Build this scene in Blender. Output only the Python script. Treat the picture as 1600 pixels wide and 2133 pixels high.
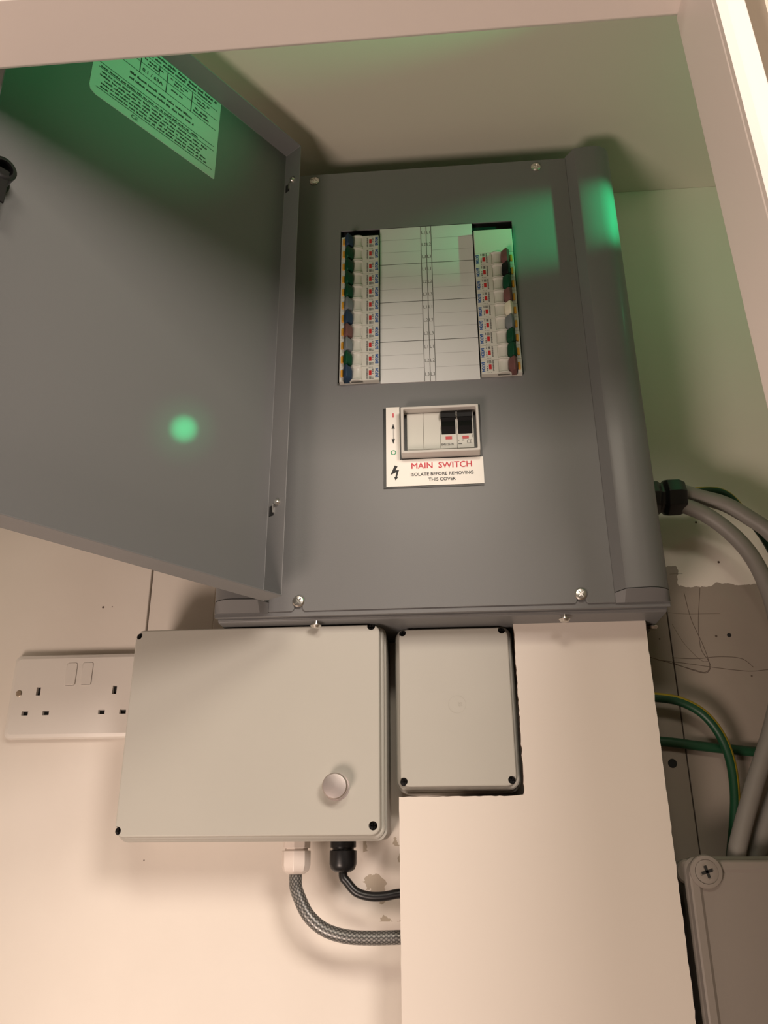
import bpy, bmesh, math, random
from mathutils import Vector, Matrix
random.seed(7)
for o in list(bpy.data.objects): bpy.data.objects.remove(o)
S = bpy.context.scene
COL = S.collection

# ------------------------------------------------------------------ camera
CAM = Vector((0.0281, -0.8426, -0.0098)); YAW, PITCH, ROLL, FPX = 0.0811, 0.3873, -0.0055, 1728.9
_f = Vector((-math.sin(YAW)*math.cos(PITCH), math.cos(YAW)*math.cos(PITCH), math.sin(PITCH)))
_r = Vector((math.cos(YAW), math.sin(YAW), 0)); _u = _r.cross(_f)
_R = _r*math.cos(ROLL) + _u*math.sin(ROLL); _U = _u*math.cos(ROLL) - _r*math.sin(ROLL)
cd = bpy.data.cameras.new('camera'); cam = bpy.data.objects.new('camera', cd); COL.objects.link(cam)
cd.sensor_fit = 'HORIZONTAL'; cd.sensor_width = 36; cd.lens = FPX*36/1600; cd.clip_start = .01
cam.matrix_world = Matrix(((_R.x, _U.x, -_f.x, CAM.x), (_R.y, _U.y, -_f.y, CAM.y), (_R.z, _U.z, -_f.z, CAM.z), (0, 0, 0, 1)))
S.camera = cam
def at(px, py, y):
    """point on the plane y = const (parallel to the back wall) seen at a photo pixel"""
    d = _f + _R*((px-800)/FPX) - _U*((py-1066.5)/FPX)
    return CAM + d*((y-CAM.y)/d.y)

# ------------------------------------------------------------------ world, lamps, exposure
w = bpy.data.worlds.new('world'); S.world = w; w.use_nodes = True
w.node_tree.nodes['Background'].inputs[0].default_value = (1, .85, .7, 1)
w.node_tree.nodes['Background'].inputs[1].default_value = .05
def light(name, kind, loc, energy, col, target=None, **kw):
    l = bpy.data.lights.new(name, kind); l.energy = energy; l.color = col
    for k, v in kw.items(): setattr(l, k, v)
    o = bpy.data.objects.new(name, l); COL.objects.link(o); o.location = loc
    if target is not None: o.rotation_euler = (Vector(target)-Vector(loc)).to_track_quat('-Z', 'Y').to_euler()
    return o
light('room_ceiling_lamp', 'AREA', (.0, -1.38, .96), 9, (1, .88, .72), (0, -.9, 0), shape='DISK', size=.5)
light('right_fill_light', 'AREA', (.52, -1.35, .62), 10, (1, .86, .76), (-.1, -.1, .2), shape='DISK', size=.4)  # added fill from the right for door and panel, no known fitting
light('work_lamp', 'AREA', (-.50, -.95, -.60), 7.8, (1, .79, .67), (-.15, -.1, .15), shape='DISK', size=.4)
LED = (.43, -.227, .653)          # green status LED inside the cupboard, behind the right jamb
light('green_led_door', 'SPOT', LED, 6.5, (.02, 1, .30), (-.27, -.36, .72), spot_size=math.radians(36), spot_blend=.9, shadow_soft_size=.006)
light('green_led_glow', 'POINT', LED, .095, (.03, 1, .35), shadow_soft_size=.006)
light('green_reflection_spot', 'SPOT', LED, 6, (.02, 1, .34), (-.1988, -.2163, .331), spot_size=math.radians(2.4), spot_blend=1, shadow_soft_size=.002)  # added narrow spot standing in for the LED's reflection on the door
light('green_reflection_halo', 'SPOT', LED, .8, (.02, 1, .34), (-.1988, -.2163, .331), spot_size=math.radians(6), spot_blend=1, shadow_soft_size=.002)  # added wider spot for the soft halo around that reflection
light('green_led_side', 'SPOT', LED, 6.5, (.02, 1, .34), (.20, -.12, .625), spot_size=math.radians(24), spot_blend=1, shadow_soft_size=.006)
V = S.view_settings; V.view_transform = 'Standard'; V.look = 'None'; V.exposure = .1; V.gamma = 1; V.use_curve_mapping = False

# ------------------------------------------------------------------ materials
def mat(name, col, rough=.5, metal=0., noise=None, bump=None, spec=.5, coat=0., coat_rough=.1):
    """noise=(scale, amount): tone variation; bump=(scale, strength)"""
    m = bpy.data.materials.new(name); m.use_nodes = True; nt = m.node_tree; b = nt.nodes['Principled BSDF']
    b.inputs['Base Color'].default_value = (*col, 1); b.inputs['Roughness'].default_value = rough
    b.inputs['Metallic'].default_value = metal; b.inputs['Specular IOR Level'].default_value = spec
    b.inputs['Coat Weight'].default_value = coat; b.inputs['Coat Roughness'].default_value = coat_rough
    tc = nt.nodes.new('ShaderNodeTexCoord')
    if noise:
        n = nt.nodes.new('ShaderNodeTexNoise'); n.inputs['Scale'].default_value = noise[0]; n.inputs['Detail'].default_value = 5
        nt.links.new(tc.outputs['Object'], n.inputs['Vector'])
        mx = nt.nodes.new('ShaderNodeMix'); mx.data_type = 'RGBA'
        k = noise[1]
        mx.inputs['A'].default_value = (*[c*(1-k) for c in col], 1); mx.inputs['B'].default_value = (*[min(1, c*(1+k)) for c in col], 1)
        nt.links.new(n.outputs['Fac'], mx.inputs['Factor']); nt.links.new(mx.outputs['Result'], b.inputs['Base Color'])
    if bump:
        n2 = nt.nodes.new('ShaderNodeTexNoise'); n2.inputs['Scale'].default_value = bump[0]; n2.inputs['Detail'].default_value = 2
        nt.links.new(tc.outputs['Object'], n2.inputs['Vector'])
        bp = nt.nodes.new('ShaderNodeBump'); bp.inputs['Strength'].default_value = bump[1]; bp.inputs['Distance'].default_value = .001
        nt.links.new(n2.outputs['Fac'], bp.inputs['Height']); nt.links.new(bp.outputs['Normal'], b.inputs['Normal'])
    return m
M = {}
M['grey'] = mat('grey_powder_coat', (.172, .174, .176), .50, bump=(900, .05), noise=(6, .03), coat=.1, coat_rough=.2)
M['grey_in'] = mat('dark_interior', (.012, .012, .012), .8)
M['abs'] = mat('light_grey_abs', (.50, .485, .435), .42, noise=(9, .05), bump=(1500, .03))
M['ip'] = mat('lower_box_grey', (.30, .265, .235), .38, noise=(9, .03), bump=(1500, .05))
M['white'] = mat('white_moulding', (.78, .74, .69), .32)
M['mcb'] = mat('breaker_shell', (.60, .59, .535), .38)
M['mcb_side'] = mat('bezel_grey', (.60, .57, .53), .45)
M['card'] = mat('white_card', (.66, .665, .66), .6)
M['plate'] = mat('label_white', (.86, .82, .76), .3)
M['emboss'] = mat('moulded_mark', (.44, .425, .375), .5)
M['black'] = mat('black_plastic', (.008, .008, .009), .35)
M['ink'] = mat('black_ink', (.02, .02, .02), .6)
M['ink2'] = mat('grey_ink', (.12, .12, .11), .6)
M['line'] = mat('pale_line_ink', (.42, .42, .42), .6)
M['red'] = mat('red_ink', (.62, .035, .06), .5)
M['flag'] = mat('red_flag', (.50, .012, .018), .35)
M['green_ink'] = mat('green_ink', (.06, .35, .17), .5)
M['blue_ink'] = mat('blue_ink', (.008, .08, .30), .5)
M['yellow'] = mat('amber_tab', (.72, .34, .03), .35)
M['zinc'] = mat('zinc_screw', (.72, .70, .66), .28, metal=1.)
M['chrome'] = mat('satin_chrome', (.62, .56, .54), .42, metal=1., bump=(400, .04))
M['brass'] = mat('dull_screw', (.55, .47, .38), .35, metal=1.)
M['gland_w'] = mat('white_gland', (.80, .72, .66), .35)
M['cable'] = mat('grey_sheath', (.24, .225, .205), .5, noise=(40, .08))
M['earth'] = mat('earth_green', (.006, .055, .022), .42)
M['earth_y'] = mat('earth_yellow', (.40, .28, .015), .42)
M['paint_trim'] = mat('trim_paint', (.88, .80, .75), .42, bump=(60, .04), noise=(4, .02))
M['paint_room'] = mat('room_wall_paint', (.66, .62, .53), .7, noise=(5, .03))
M['partition'] = mat('partition_paint', (.64, .57, .47), .7, noise=(5, .03))
M['paint_far'] = mat('far_room_paint', (.30, .26, .22), .7, noise=(5, .03))
M['floor'] = mat('floor_boards', (.35, .25, .17), .6, noise=(8, .2))
M['chip'] = mat('raw_board_edge', (.10, .055, .03), .9, noise=(300, .4), bump=(400, .5))
M['board'] = mat('cover_board_face', (.80, .73, .66), .38, noise=(5, .03), bump=(40, .02))
M['pencil'] = mat('pencil', (.11, .08, .065), .9)
LEV = {'blue': (.022, .045, .085), 'green': (.004, .055, .024), 'grey': (.17, .19, .20), 'brown': (.16, .075, .07), 'black': (.004, .004, .004), 'white': (.72, .69, .55)}
for k, c in LEV.items(): M['lev_'+k] = mat('lever_'+k, c, .45, spec=.2)

def wall_mat():
    """cream emulsion; bare brownish board low on the right; scuffed patches with ragged edges"""
    m = bpy.data.materials.new('cupboard_wall'); m.use_nodes = True; nt = m.node_tree; b = nt.nodes['Principled BSDF']
    N = nt.nodes.new; L = nt.links.new
    def math_(op, a, c=None, clamp=False):
        n = N('ShaderNodeMath'); n.operation = op; n.use_clamp = clamp
        for i, v in enumerate((a, c)):
            if v is None: continue
            if isinstance(v, (int, float)): n.inputs[i].default_value = v
            else: L(v, n.inputs[i])
        return n.outputs[0]
    tc = N('ShaderNodeTexCoord'); sp = N('ShaderNodeSeparateXYZ'); L(tc.outputs['Object'], sp.inputs[0])
    def noise(s, d=4):
        n = N('ShaderNodeTexNoise'); n.inputs['Scale'].default_value = s; n.inputs['Detail'].default_value = d; L(tc.outputs['Object'], n.inputs['Vector']); return n.outputs['Fac']
    x, z = sp.outputs[0], sp.outputs[2]
    zj = math_('ADD', z, math_('MULTIPLY', math_('SUBTRACT', noise(45, 6), .5), .02))
    xj = math_('ADD', x, math_('MULTIPLY', math_('SUBTRACT', noise(60, 6), .5), .02))
    low = math_('LESS_THAN', zj, .2415); right = math_('GREATER_THAN', x, .10)
    bare = math_('MULTIPLY', low, right)
    # torn strip beside the board, slightly higher
    t = math_('MULTIPLY', math_('LESS_THAN', zj, .262), math_('MULTIPLY', math_('LESS_THAN', xj, .263), right))
    bare = math_('MAXIMUM', bare, t)
    # peeled flakes by the big box
    fl = math_('MULTIPLY', math_('GREATER_THAN', noise(38, 6), .55), math_('MULTIPLY', math_('GREATER_THAN', x, -.062), math_('MULTIPLY', math_('LESS_THAN', x, -.015), math_('MULTIPLY', math_('GREATER_THAN', z, -.07), math_('LESS_THAN', z, .012)))))
    mott = noise(12, 6)
    mx = N('ShaderNodeMix'); mx.data_type = 'RGBA'; mx.inputs['A'].default_value = (.80, .735, .66, 1); mx.inputs['B'].default_value = (.86, .80, .73, 1); L(mott, mx.inputs['Factor'])
    m1 = N('ShaderNodeMix'); m1.data_type = 'RGBA'; L(bare, m1.inputs['Factor']); L(mx.outputs['Result'], m1.inputs['A'])
    mb = N('ShaderNodeMix'); mb.data_type = 'RGBA'; mb.inputs['A'].default_value = (.28, .235, .20, 1); mb.inputs['B'].default_value = (.37, .32, .27, 1); L(mott, mb.inputs['Factor'])
    L(mb.outputs['Result'], m1.inputs['B'])
    m2 = N('ShaderNodeMix'); m2.data_type = 'RGBA'; L(fl, m2.inputs['Factor']); L(m1.outputs['Result'], m2.inputs['A']); m2.inputs['B'].default_value = (.50, .43, .34, 1)
    L(m2.outputs['Result'], b.inputs['Base Color']); b.inputs['Roughness'].default_value = .55
    bp = N('ShaderNodeBump'); bp.inputs['Strength'].default_value = .12; bp.inputs['Distance'].default_value = .002; L(noise(70, 3), bp.inputs['Height']); L(bp.outputs['Normal'], b.inputs['Normal'])
    return m
M['wall'] = wall_mat()
def braid_mat():
    """clear-sheathed steel braid: two crossed helices over the tube's own UV"""
    m = bpy.data.materials.new('steel_braid'); m.use_nodes = True; nt = m.node_tree; b = nt.nodes['Principled BSDF']; N = nt.nodes.new; L = nt.links.new
    uv = N('ShaderNodeTexCoord')
    outs = []
    for s in (1, -1):
        mp = N('ShaderNodeMapping'); mp.inputs['Rotation'].default_value = (0, 0, s*math.radians(38)); L(uv.outputs['UV'], mp.inputs[0])
        wv = N('ShaderNodeTexWave'); wv.inputs['Scale'].default_value = 120; wv.inputs['Distortion'].default_value = 1.5; wv.inputs['Detail Scale'].default_value = 3; L(mp.outputs[0], wv.inputs['Vector']); outs.append(wv.outputs['Fac'])
    mm = N('ShaderNodeMath'); mm.operation = 'MULTIPLY'; L(outs[0], mm.inputs[0]); L(outs[1], mm.inputs[1])
    r = N('ShaderNodeValToRGB'); r.color_ramp.elements[0].color = (.075, .075, .073, 1); r.color_ramp.elements[1].color = (.30, .29, .27, 1); r.color_ramp.elements[1].position = .55
    L(mm.outputs[0], r.inputs[0]); L(r.outputs[0], b.inputs['Base Color']); b.inputs['Roughness'].default_value = .35; b.inputs['Metallic'].default_value = .25; b.inputs['Coat Weight'].default_value = .3; b.inputs['Coat Roughness'].default_value = .25
    return m
M['braid'] = braid_mat()

# ------------------------------------------------------------------ mesh helpers
def box(bm, x0, x1, y0, y1, z0, z1):
    v = [bm.verts.new(c) for c in ((x0,y0,z0),(x1,y0,z0),(x1,y1,z0),(x0,y1,z0),(x0,y0,z1),(x1,y0,z1),(x1,y1,z1),(x0,y1,z1))]
    for f in ((0,3,2,1),(4,5,6,7),(0,1,5,4),(1,2,6,5),(2,3,7,6),(3,0,4,7)): bm.faces.new([v[i] for i in f])
def loft(bm, rings, cap0=True, cap1=True):
    vs = [[bm.verts.new(c) for c in r] for r in rings]; n = len(vs[0])
    for a, b in zip(vs, vs[1:]):
        for i in range(n): bm.faces.new((a[i], a[(i+1) % n], b[(i+1) % n], b[i]))
    if cap0: bm.faces.new(vs[0][::-1])
    if cap1: bm.faces.new(vs[-1])
def rrect(x0, x1, z0, z1, r, y, n=6):
    pts = []
    for cx, cz, a0 in ((x1-r, z1-r, 0), (x0+r, z1-r, 90), (x0+r, z0+r, 180), (x1-r, z0+r, 270)):
        for k in range(n+1):
            a = math.radians(a0+90*k/n); pts.append((cx+r*math.cos(a), y, cz+r*math.sin(a)))
    return pts
def prism_y(bm, poly, y0, y1):
    loft(bm, [[(p[0], y0, p[1]) for p in poly], [(p[0], y1, p[1]) for p in poly]])
def prism_z(bm, poly, z0, z1):
    loft(bm, [[(p[0], p[1], z0) for p in poly], [(p[0], p[1], z1) for p in poly]])
def frame_of(ax):
    ax = Vector(ax).normalized(); t = Vector((0, 0, 1)) if abs(ax.z) < .9 else Vector((1, 0, 0))
    a = ax.cross(t).normalized(); return ax, a, ax.cross(a)
def lathe(bm, base, ax, prof, n=24, hexa=None):
    """prof: (distance along axis, radius) list; closed at both ends"""
    ax, a, b = frame_of(ax); base = Vector(base); rings = []
    for d, r in prof:
        rings.append([base+ax*d+(a*math.cos(2*math.pi*k/n)+b*math.sin(2*math.pi*k/n))*max(r, 1e-5) for k in range(n)])
    loft(bm, rings)
def spline(pts, n=10):
    P = [Vector(p) for p in pts]; P = [P[0]*2-P[1]]+P+[P[-1]*2-P[-2]]; out = []
    for i in range(1, len(P)-2):
        for k in range(n):
            t = k/n; a, b, c, d = P[i-1:i+3]
            out.append(.5*((2*b)+(c-a)*t+(2*a-5*b+4*c-d)*t*t+(3*b-a-3*c+d)*t**3))
    out.append(P[-2]); return out
def tube(bm, pts, r, n=16, stripe=None):
    """tube with UVs in metres; stripe=(angle0, angle1): those faces take material 1"""
    uvl = bm.loops.layers.uv.verify(); up = Vector((0, -1, 0)); rings = []; dist = [0]
    for i, p in enumerate(pts):
        t = (pts[min(i+1, len(pts)-1)]-pts[max(i-1, 0)]).normalized()
        a = (up-t*up.dot(t)).normalized(); b = t.cross(a); up = a
        rings.append([bm.verts.new(p+(a*math.cos(2*math.pi*k/n)+b*math.sin(2*math.pi*k/n))*r) for k in range(n)])
        if i: dist.append(dist[-1]+(p-pts[i-1]).length)
    for i in range(len(rings)-1):
        for k in range(n):
            k2 = (k+1) % n; f = bm.faces.new((rings[i][k], rings[i][k2], rings[i+1][k2], rings[i+1][k]))
            for lp, (uu, vv) in zip(f.loops, ((k, i), (k+1, i), (k+1, i+1), (k, i+1))): lp[uvl].uv = (uu/n*2*math.pi*r, dist[vv])
            if stripe and stripe[0] <= k/n < stripe[1]: f.material_index = 1
    bm.faces.new(rings[0][::-1]); bm.faces.new(rings[-1])
def obj(name, bm, m, parent=None, smooth=None, bevel=None, kind=None, label=None, cat=None, group=None):
    bmesh.ops.recalc_face_normals(bm, faces=bm.faces)
    me = bpy.data.meshes.new(name); bm.to_mesh(me); bm.free()
    for mm in (m if isinstance(m, (list, tuple)) else [m]): me.materials.append(M[mm])
    if smooth is not None:
        for p in me.polygons: p.use_smooth = True
        me.set_sharp_from_angle(angle=math.radians(smooth))
    o = bpy.data.objects.new(name, me); COL.objects.link(o)
    if bevel:
        b = o.modifiers.new('bevel', 'BEVEL'); b.width = bevel; b.segments = 3; b.limit_method = 'ANGLE'; b.angle_limit = math.radians(40)
        if smooth is None:
            for p in me.polygons: p.use_smooth = True
            me.set_sharp_from_angle(angle=math.radians(40)); b.harden_normals = True
    if parent is not None: attach(o, parent)
    if kind: o['kind'] = kind
    if label: o['label'] = label
    if cat: o['category'] = cat
    if group: o['group'] = group
    return o
ROOTLOC = {}
def attach(o, parent):
    o.parent = parent
    if parent.name in ROOTLOC: o.matrix_parent_inverse = Matrix.Translation(ROOTLOC[parent.name]).inverted()
def thing(name, loc, label, cat, group=None, local=False):
    o = bpy.data.objects.new(name, None); COL.objects.link(o); o.location = loc; o.empty_display_size = .02
    o['label'] = label; o['category'] = cat
    if group: o['group'] = group
    if not local: ROOTLOC[o.name] = Vector(loc)      # parts are modelled in world coordinates
    return o
def cut(o, bm):
    """subtract a bmesh from an object"""
    bmesh.ops.recalc_face_normals(bm, faces=bm.faces)
    me = bpy.data.meshes.new('cutter'); bm.to_mesh(me); bm.free(); c = bpy.data.objects.new('cutter', me); COL.objects.link(c)
    md = o.modifiers.new('cut', 'BOOLEAN'); md.object = c; md.operation = 'DIFFERENCE'; md.solver = 'EXACT'; md.use_self = True
    others = [x for x in o.modifiers if x.type != 'BOOLEAN']
    for x in others: x.show_viewport = False
    bpy.context.view_layer.update()
    new = bpy.data.meshes.new_from_object(o.evaluated_get(bpy.context.evaluated_depsgraph_get()))
    o.modifiers.remove(md); old = o.data; nm = old.name; o.data = new; bpy.data.meshes.remove(old); new.name = nm
    for x in others: x.show_viewport = True
    bpy.data.objects.remove(c); bpy.data.meshes.remove(me)
    new.set_sharp_from_angle(angle=math.radians(18))
def text(bm, s, size, place, align='CENTER', bold=0., sx=1.):
    """flat lettering added to bm; place maps (along, up) in metres to a world point"""
    cu = bpy.data.curves.new('t', 'FONT'); cu.body = s; cu.size = size; cu.align_x = align; cu.align_y = 'CENTER'; cu.resolution_u = 3; cu.fill_mode = 'FRONT'
    o = bpy.data.objects.new('t', cu); COL.objects.link(o); bpy.context.view_layer.update()
    me = bpy.data.meshes.new_from_object(o.evaluated_get(bpy.context.evaluated_depsgraph_get()))
    for ox, oy, od in (((-bold, 0, 0), (bold, 0, 1), (0, -bold, 2), (0, bold, 3)) if bold else ((0, 0, 0),)):
        vs = [bm.verts.new(place(v.co.x*sx+ox, v.co.y+oy)+Vector((0, -2e-5*od, 0))) for v in me.vertices]
        for p in me.polygons: bm.faces.new([vs[i] for i in p.vertices])
    bpy.data.objects.remove(o); bpy.data.curves.remove(cu); bpy.data.meshes.remove(me)
def flat(bm, place, pts):
    bm.faces.new([bm.verts.new(place(*p)) for p in pts])
def bar(bm, place, a0, a1, b0, b1): flat(bm, place, ((a0, b0), (a1, b0), (a1, b1), (a0, b1)))
def ink(name, bm, m, parent):
    """flat print: keep faces turned to the viewer's side (two-sided anyway)"""
    me = bpy.data.meshes.new(name); bm.to_mesh(me); bm.free(); me.materials.append(M[m]); o = bpy.data.objects.new(name, me); COL.objects.link(o); attach(o, parent); return o
def screw_cross(name, c, ax, r, h, parent, m='zinc', slot_angle=.6):
    """pan head with a cross recess"""
    bm = bmesh.new(); lathe(bm, c, ax, ((-.004, r*.5), (0, r*.5), (0, r), (h*.45, r), (h*.85, r*.8), (h, r*.45), (h*1.02, 0)), 20)
    o = obj(name, bm, m, parent, smooth=35)
    axv, a, b = frame_of(ax); bm = bmesh.new()
    for k in range(2):
        d = a*math.cos(slot_angle+k*math.pi/2)+b*math.sin(slot_angle+k*math.pi/2); e = axv.cross(d); c0 = Vector(c)+axv*h*.6
        L_, T_ = r*.62, r*.12; vs = []
        for dz in (0, h*.9):
            vs.append([c0+axv*dz+d*sx*L_+e*sy*T_ for sx, sy in ((-1,-1),(1,-1),(1,1),(-1,1))])
        loft(bm, vs)
    cut(o, bm)
    return o

# ------------------------------------------------------------------ the setting
ZC = .7606; XL, XR = -.62, .52; FY0, FY1 = -.412, -.469; ZFLOOR = -1.55; RZ = .98
def struct(name, bm, m, parent=None, **k):
    return obj(name, bm, m, parent, kind='structure', **k)
bm = bmesh.new(); box(bm, XL, XR, .012, .05, ZFLOOR, ZC+.02); wall_back = struct('wall_back', bm, 'wall')
# boards lining the back wall, thin joints between them
for y, pts in ((0., [(XL, ZFLOOR), (.2478, ZFLOOR), (.2478, ZC), (-.2232, ZC), (-.2232, .101), (-.2962, .101), (-.2962, ZC), (XL, ZC)]), (.0022, [(-.2950, .102), (-.2240, .102), (-.2240, ZC), (-.2950, ZC)]),
               (0., [(.2487, ZFLOOR), (XR, ZFLOOR), (XR, ZC), (.2487, ZC)])):
    bm = bmesh.new(); prism_y(bm, pts, y, .012); struct('panel', bm, 'wall', wall_back, bevel=.0008)
bm = bmesh.new(); box(bm, XL, XR, FY0, .05, ZC, ZC+.03); struct('ceiling', bm, 'paint_room')
bm = bmesh.new(); box(bm, XL-.03, XL, FY0, .05, ZFLOOR, ZC+.03); struct('wall_left', bm, 'wall')
bm = bmesh.new(); box(bm, XR, XR+.03, FY0, .05, ZFLOOR, ZC+.03); struct('wall_right', bm, 'wall')
bm = bmesh.new(); box(bm, -1.7, 1.7, -3.2, .05, ZFLOOR-.03, ZFLOOR); struct('floor', bm, 'floor')
# opening: soffit height and jamb lines
ZS = .5345; JT = Vector((.2026, FY0, ZS)); JB = at(1600, 880, FY0); sl = (JB.x-JT.x)/(JB.z-JT.z)
jx = lambda z: JT.x+sl*(z-JT.z)
OXL = -.50
c = .006
def head_ring(x):
    return [(x, FY1, ZS), (x, FY0-c, ZS), (x, FY0, ZS+c), (x, FY0, ZS+.02), (x, FY1, ZS+.02)]
bm = bmesh.new(); loft(bm, [head_ring(OXL-.02), head_ring(JT.x+.024)]); struct('trim_1', bm, 'paint_trim', bevel=.0012)
bm = bmesh.new(); rings = []
for z in (ZFLOOR, ZS):
    x = jx(z) if z > -.2 else jx(-.2); rings.append([(x, FY1, z), (x, FY0-.003, z), (x+.003, FY0, z), (x+.02, FY0, z), (x+.02, FY1, z)])
x = jx(-.2); rings.insert(1, [(x, FY1, -.2), (x, FY0-.003, -.2), (x+.003, FY0, -.2), (x+.02, FY0, -.2), (x+.02, FY1, -.2)])
loft(bm, rings); struct('trim_2', bm, 'paint_trim', bevel=.0012)
bm = bmesh.new(); box(bm, OXL-.02, OXL, FY1, FY0, ZFLOOR, ZS); struct('trim_3', bm, 'paint_trim', bevel=.0012)
# architrave nosing on the room side of the lining
nose = at(1499, 0, FY1).x-at(1475, 0, FY1).x
bm = bmesh.new(); rings = []
for z in (ZFLOOR, -.2, ZS+nose):
    x = jx(max(z, -.2)); rings.append([(x+.0005, FY1-.004, z), (x+.0005, FY1, z), (x+nose+.001, FY1, z), (x+nose+.001, FY1-.001, z)])
loft(bm, rings); struct('trim_4', bm, 'paint_trim')
# partition wall of the room around the opening
PW = FY1+.006
bm = bmesh.new()
box(bm, -1.7, OXL-.0195, PW, FY0, ZFLOOR, RZ); box(bm, jx(-.2)+.018, 1.7, PW, FY0, ZFLOOR, RZ); box(bm, OXL-.0195, jx(-.2)+.018, PW, FY0, ZS+.0195, RZ)
struct('wall_front', bm, 'partition')
bm = bmesh.new(); box(bm, -1.7, 1.7, -3.2, FY0, RZ, RZ+.03); struct('ceiling_room', bm, 'paint_far')
bm = bmesh.new(); box(bm, -1.73, -1.7, -3.2, FY0, ZFLOOR, RZ); struct('wall_room_left', bm, 'paint_far')
bm = bmesh.new(); box(bm, 1.7, 1.73, -3.2, FY0, ZFLOOR, RZ); struct('wall_room_right', bm, 'paint_far')
bm = bmesh.new(); box(bm, -1.73, 1.73, -3.23, -3.2, ZFLOOR, RZ); struct('wall_room_back', bm, 'paint_far')
# pencil scribbles and drill holes on the bare board
bm = bmesh.new()
scr = [[(1425, 1235), (1440, 1290), (1465, 1345), (1478, 1385), (1470, 1400), (1445, 1395), (1375, 1375), (1350, 1368)],
       [(1458, 1225), (1455, 1300), (1460, 1350), (1475, 1375), (1480, 1390), (1470, 1402), (1440, 1395), (1400, 1380)],
       [(1400, 1370), (1450, 1372), (1500, 1368), (1545, 1372), (1570, 1390)], [(1370, 1375), (1430, 1382), (1500, 1392), (1560, 1398), (1600, 1395)],
       [(1395, 1196), (1422, 1195)], [(1392, 1276), (1430, 1279), (1500, 1278)], [(1400, 1300), (1425, 1340), (1460, 1375), (1478, 1377)]]
for k, s in enumerate(scr):
    pts = [at(*p, .0001) for p in s]; tube(bm, spline(pts, 8) if len(pts) > 2 else pts, .00032 if k < 4 else .0002, 6)
obj('pencil_marks', bm, 'pencil', wall_back)
for px, py, r in ((1401, 1590, .0043), (1519, 1323, .0021), (1492, 1325, .0012), (1374, 1331, .0008), (1566, 1408, .0009), (1450, 1088, .0012), (1497, 1171, .0012), (300, 1792, .0006), (215, 1265, .0012), (234, 1264, .0006)):
    p = at(px, py, 0); d = 0
    bm = bmesh.new(); lathe(bm, (p.x, d-.0002, p.z), (0, 1, 0), ((0, r), (.003, r)), 14)
    obj('drill_hole' if px in (1401, 1519) else 'nick', bm, 'grey_in' if px in (1401, 1519) else 'pencil', wall_back)

# ------------------------------------------------------------------ distribution board
EXL, EXR, EZB, EZT, PY = -.1911, .2252, .1885, .7184, -.1066
PXL, PXR, PZB = -.1399, .1768, .1956
board = thing('distribution_board', (.017, 0, EZB), 'grey metal distribution board with open door above the junction boxes', 'fuse box')
bm = bmesh.new(); box(bm, EXL+.001, EXR-.001, -.097, 0, EZB, EZT-.001)
body = obj('enclosure_body', bm, 'grey', board, bevel=.002)
bm = bmesh.new(); box(bm, -.082, .115, -.11, -.03, .432, .638); box(bm, -.0146, .0635, -.11, -.03, .345, .41); cut(body, bm)
bm = bmesh.new(); box(bm, EXL+.002, EXR-.002, -.0995, -.0965, EZB+.0015, EZT); fb = obj('front_lip', bm, 'grey', board, bevel=.0005)
bm = bmesh.new(); box(bm, -.082, .115, -.11, -.03, .432, .638); box(bm, -.0146, .0635, -.11, -.03, .345, .41); cut(fb, bm)
bm = bmesh.new(); box(bm, EXL, EXR, -.1046, -.1008, .1913, EZT); ff = obj('front_frame', bm, 'grey', board, bevel=.0006)
bm = bmesh.new(); box(bm, -.082, .115, -.12, -.03, .432, .638); box(bm, -.0146, .0635, -.12, -.03, .345, .41); cut(ff, bm)
# front panel, cut out for breakers and main switch, notched below its lower screws
WX0, WX1, WZ0, WZ1 = -.0785, .1112, .4366, .6330
SX0, SX1, SZ0, SZ1 = -.0140, .0630, .3500, .4035
sc = [at(655, 378, PY), at(1116, 349, PY), at(1210, 1238, PY), at(622, 1253, PY)]
poly = [(PXL, PZB)]
for s in (sc[3], sc[2]):
    poly += [(s.x-.0062, PZB), (s.x-.0045, PZB+.0012), (s.x-.0038, PZB+.003), (s.x-.0038, s.z), (s.x+.0038, s.z), (s.x+.0038, PZB+.003), (s.x+.0045, PZB+.0012), (s.x+.0062, PZB)]
poly += [(PXR, PZB), (PXR, EZT-.001), (PXL, EZT-.001)]
bm = bmesh.new(); prism_y(bm, poly, PY, PY+.0019); fp = obj('front_panel', bm, 'grey', board, bevel=.0004)
bm = bmesh.new(); box(bm, WX0, WX1, -.12, -.09, WZ0, WZ1); box(bm, SX0, SX1, -.12, -.09, SZ0, SZ1); cut(fp, bm)
for s, a in zip(sc, (1.4, 1.2, .75, .7)): screw_cross('panel_screw', (s.x, PY, s.z), (0, -1, 0), .0056, .0026, board, slot_angle=a)
# dark interior behind the openings
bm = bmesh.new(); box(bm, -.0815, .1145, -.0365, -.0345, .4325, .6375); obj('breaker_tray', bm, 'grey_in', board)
bm = bmesh.new(); box(bm, WX0+.0002, WX1-.0002, -.1000, -.0980, .6285, .6375); obj('gap_shade_strip', bm, 'grey_in', board)  # black strip added to stand for the shade in the gap above the breakers
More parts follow.
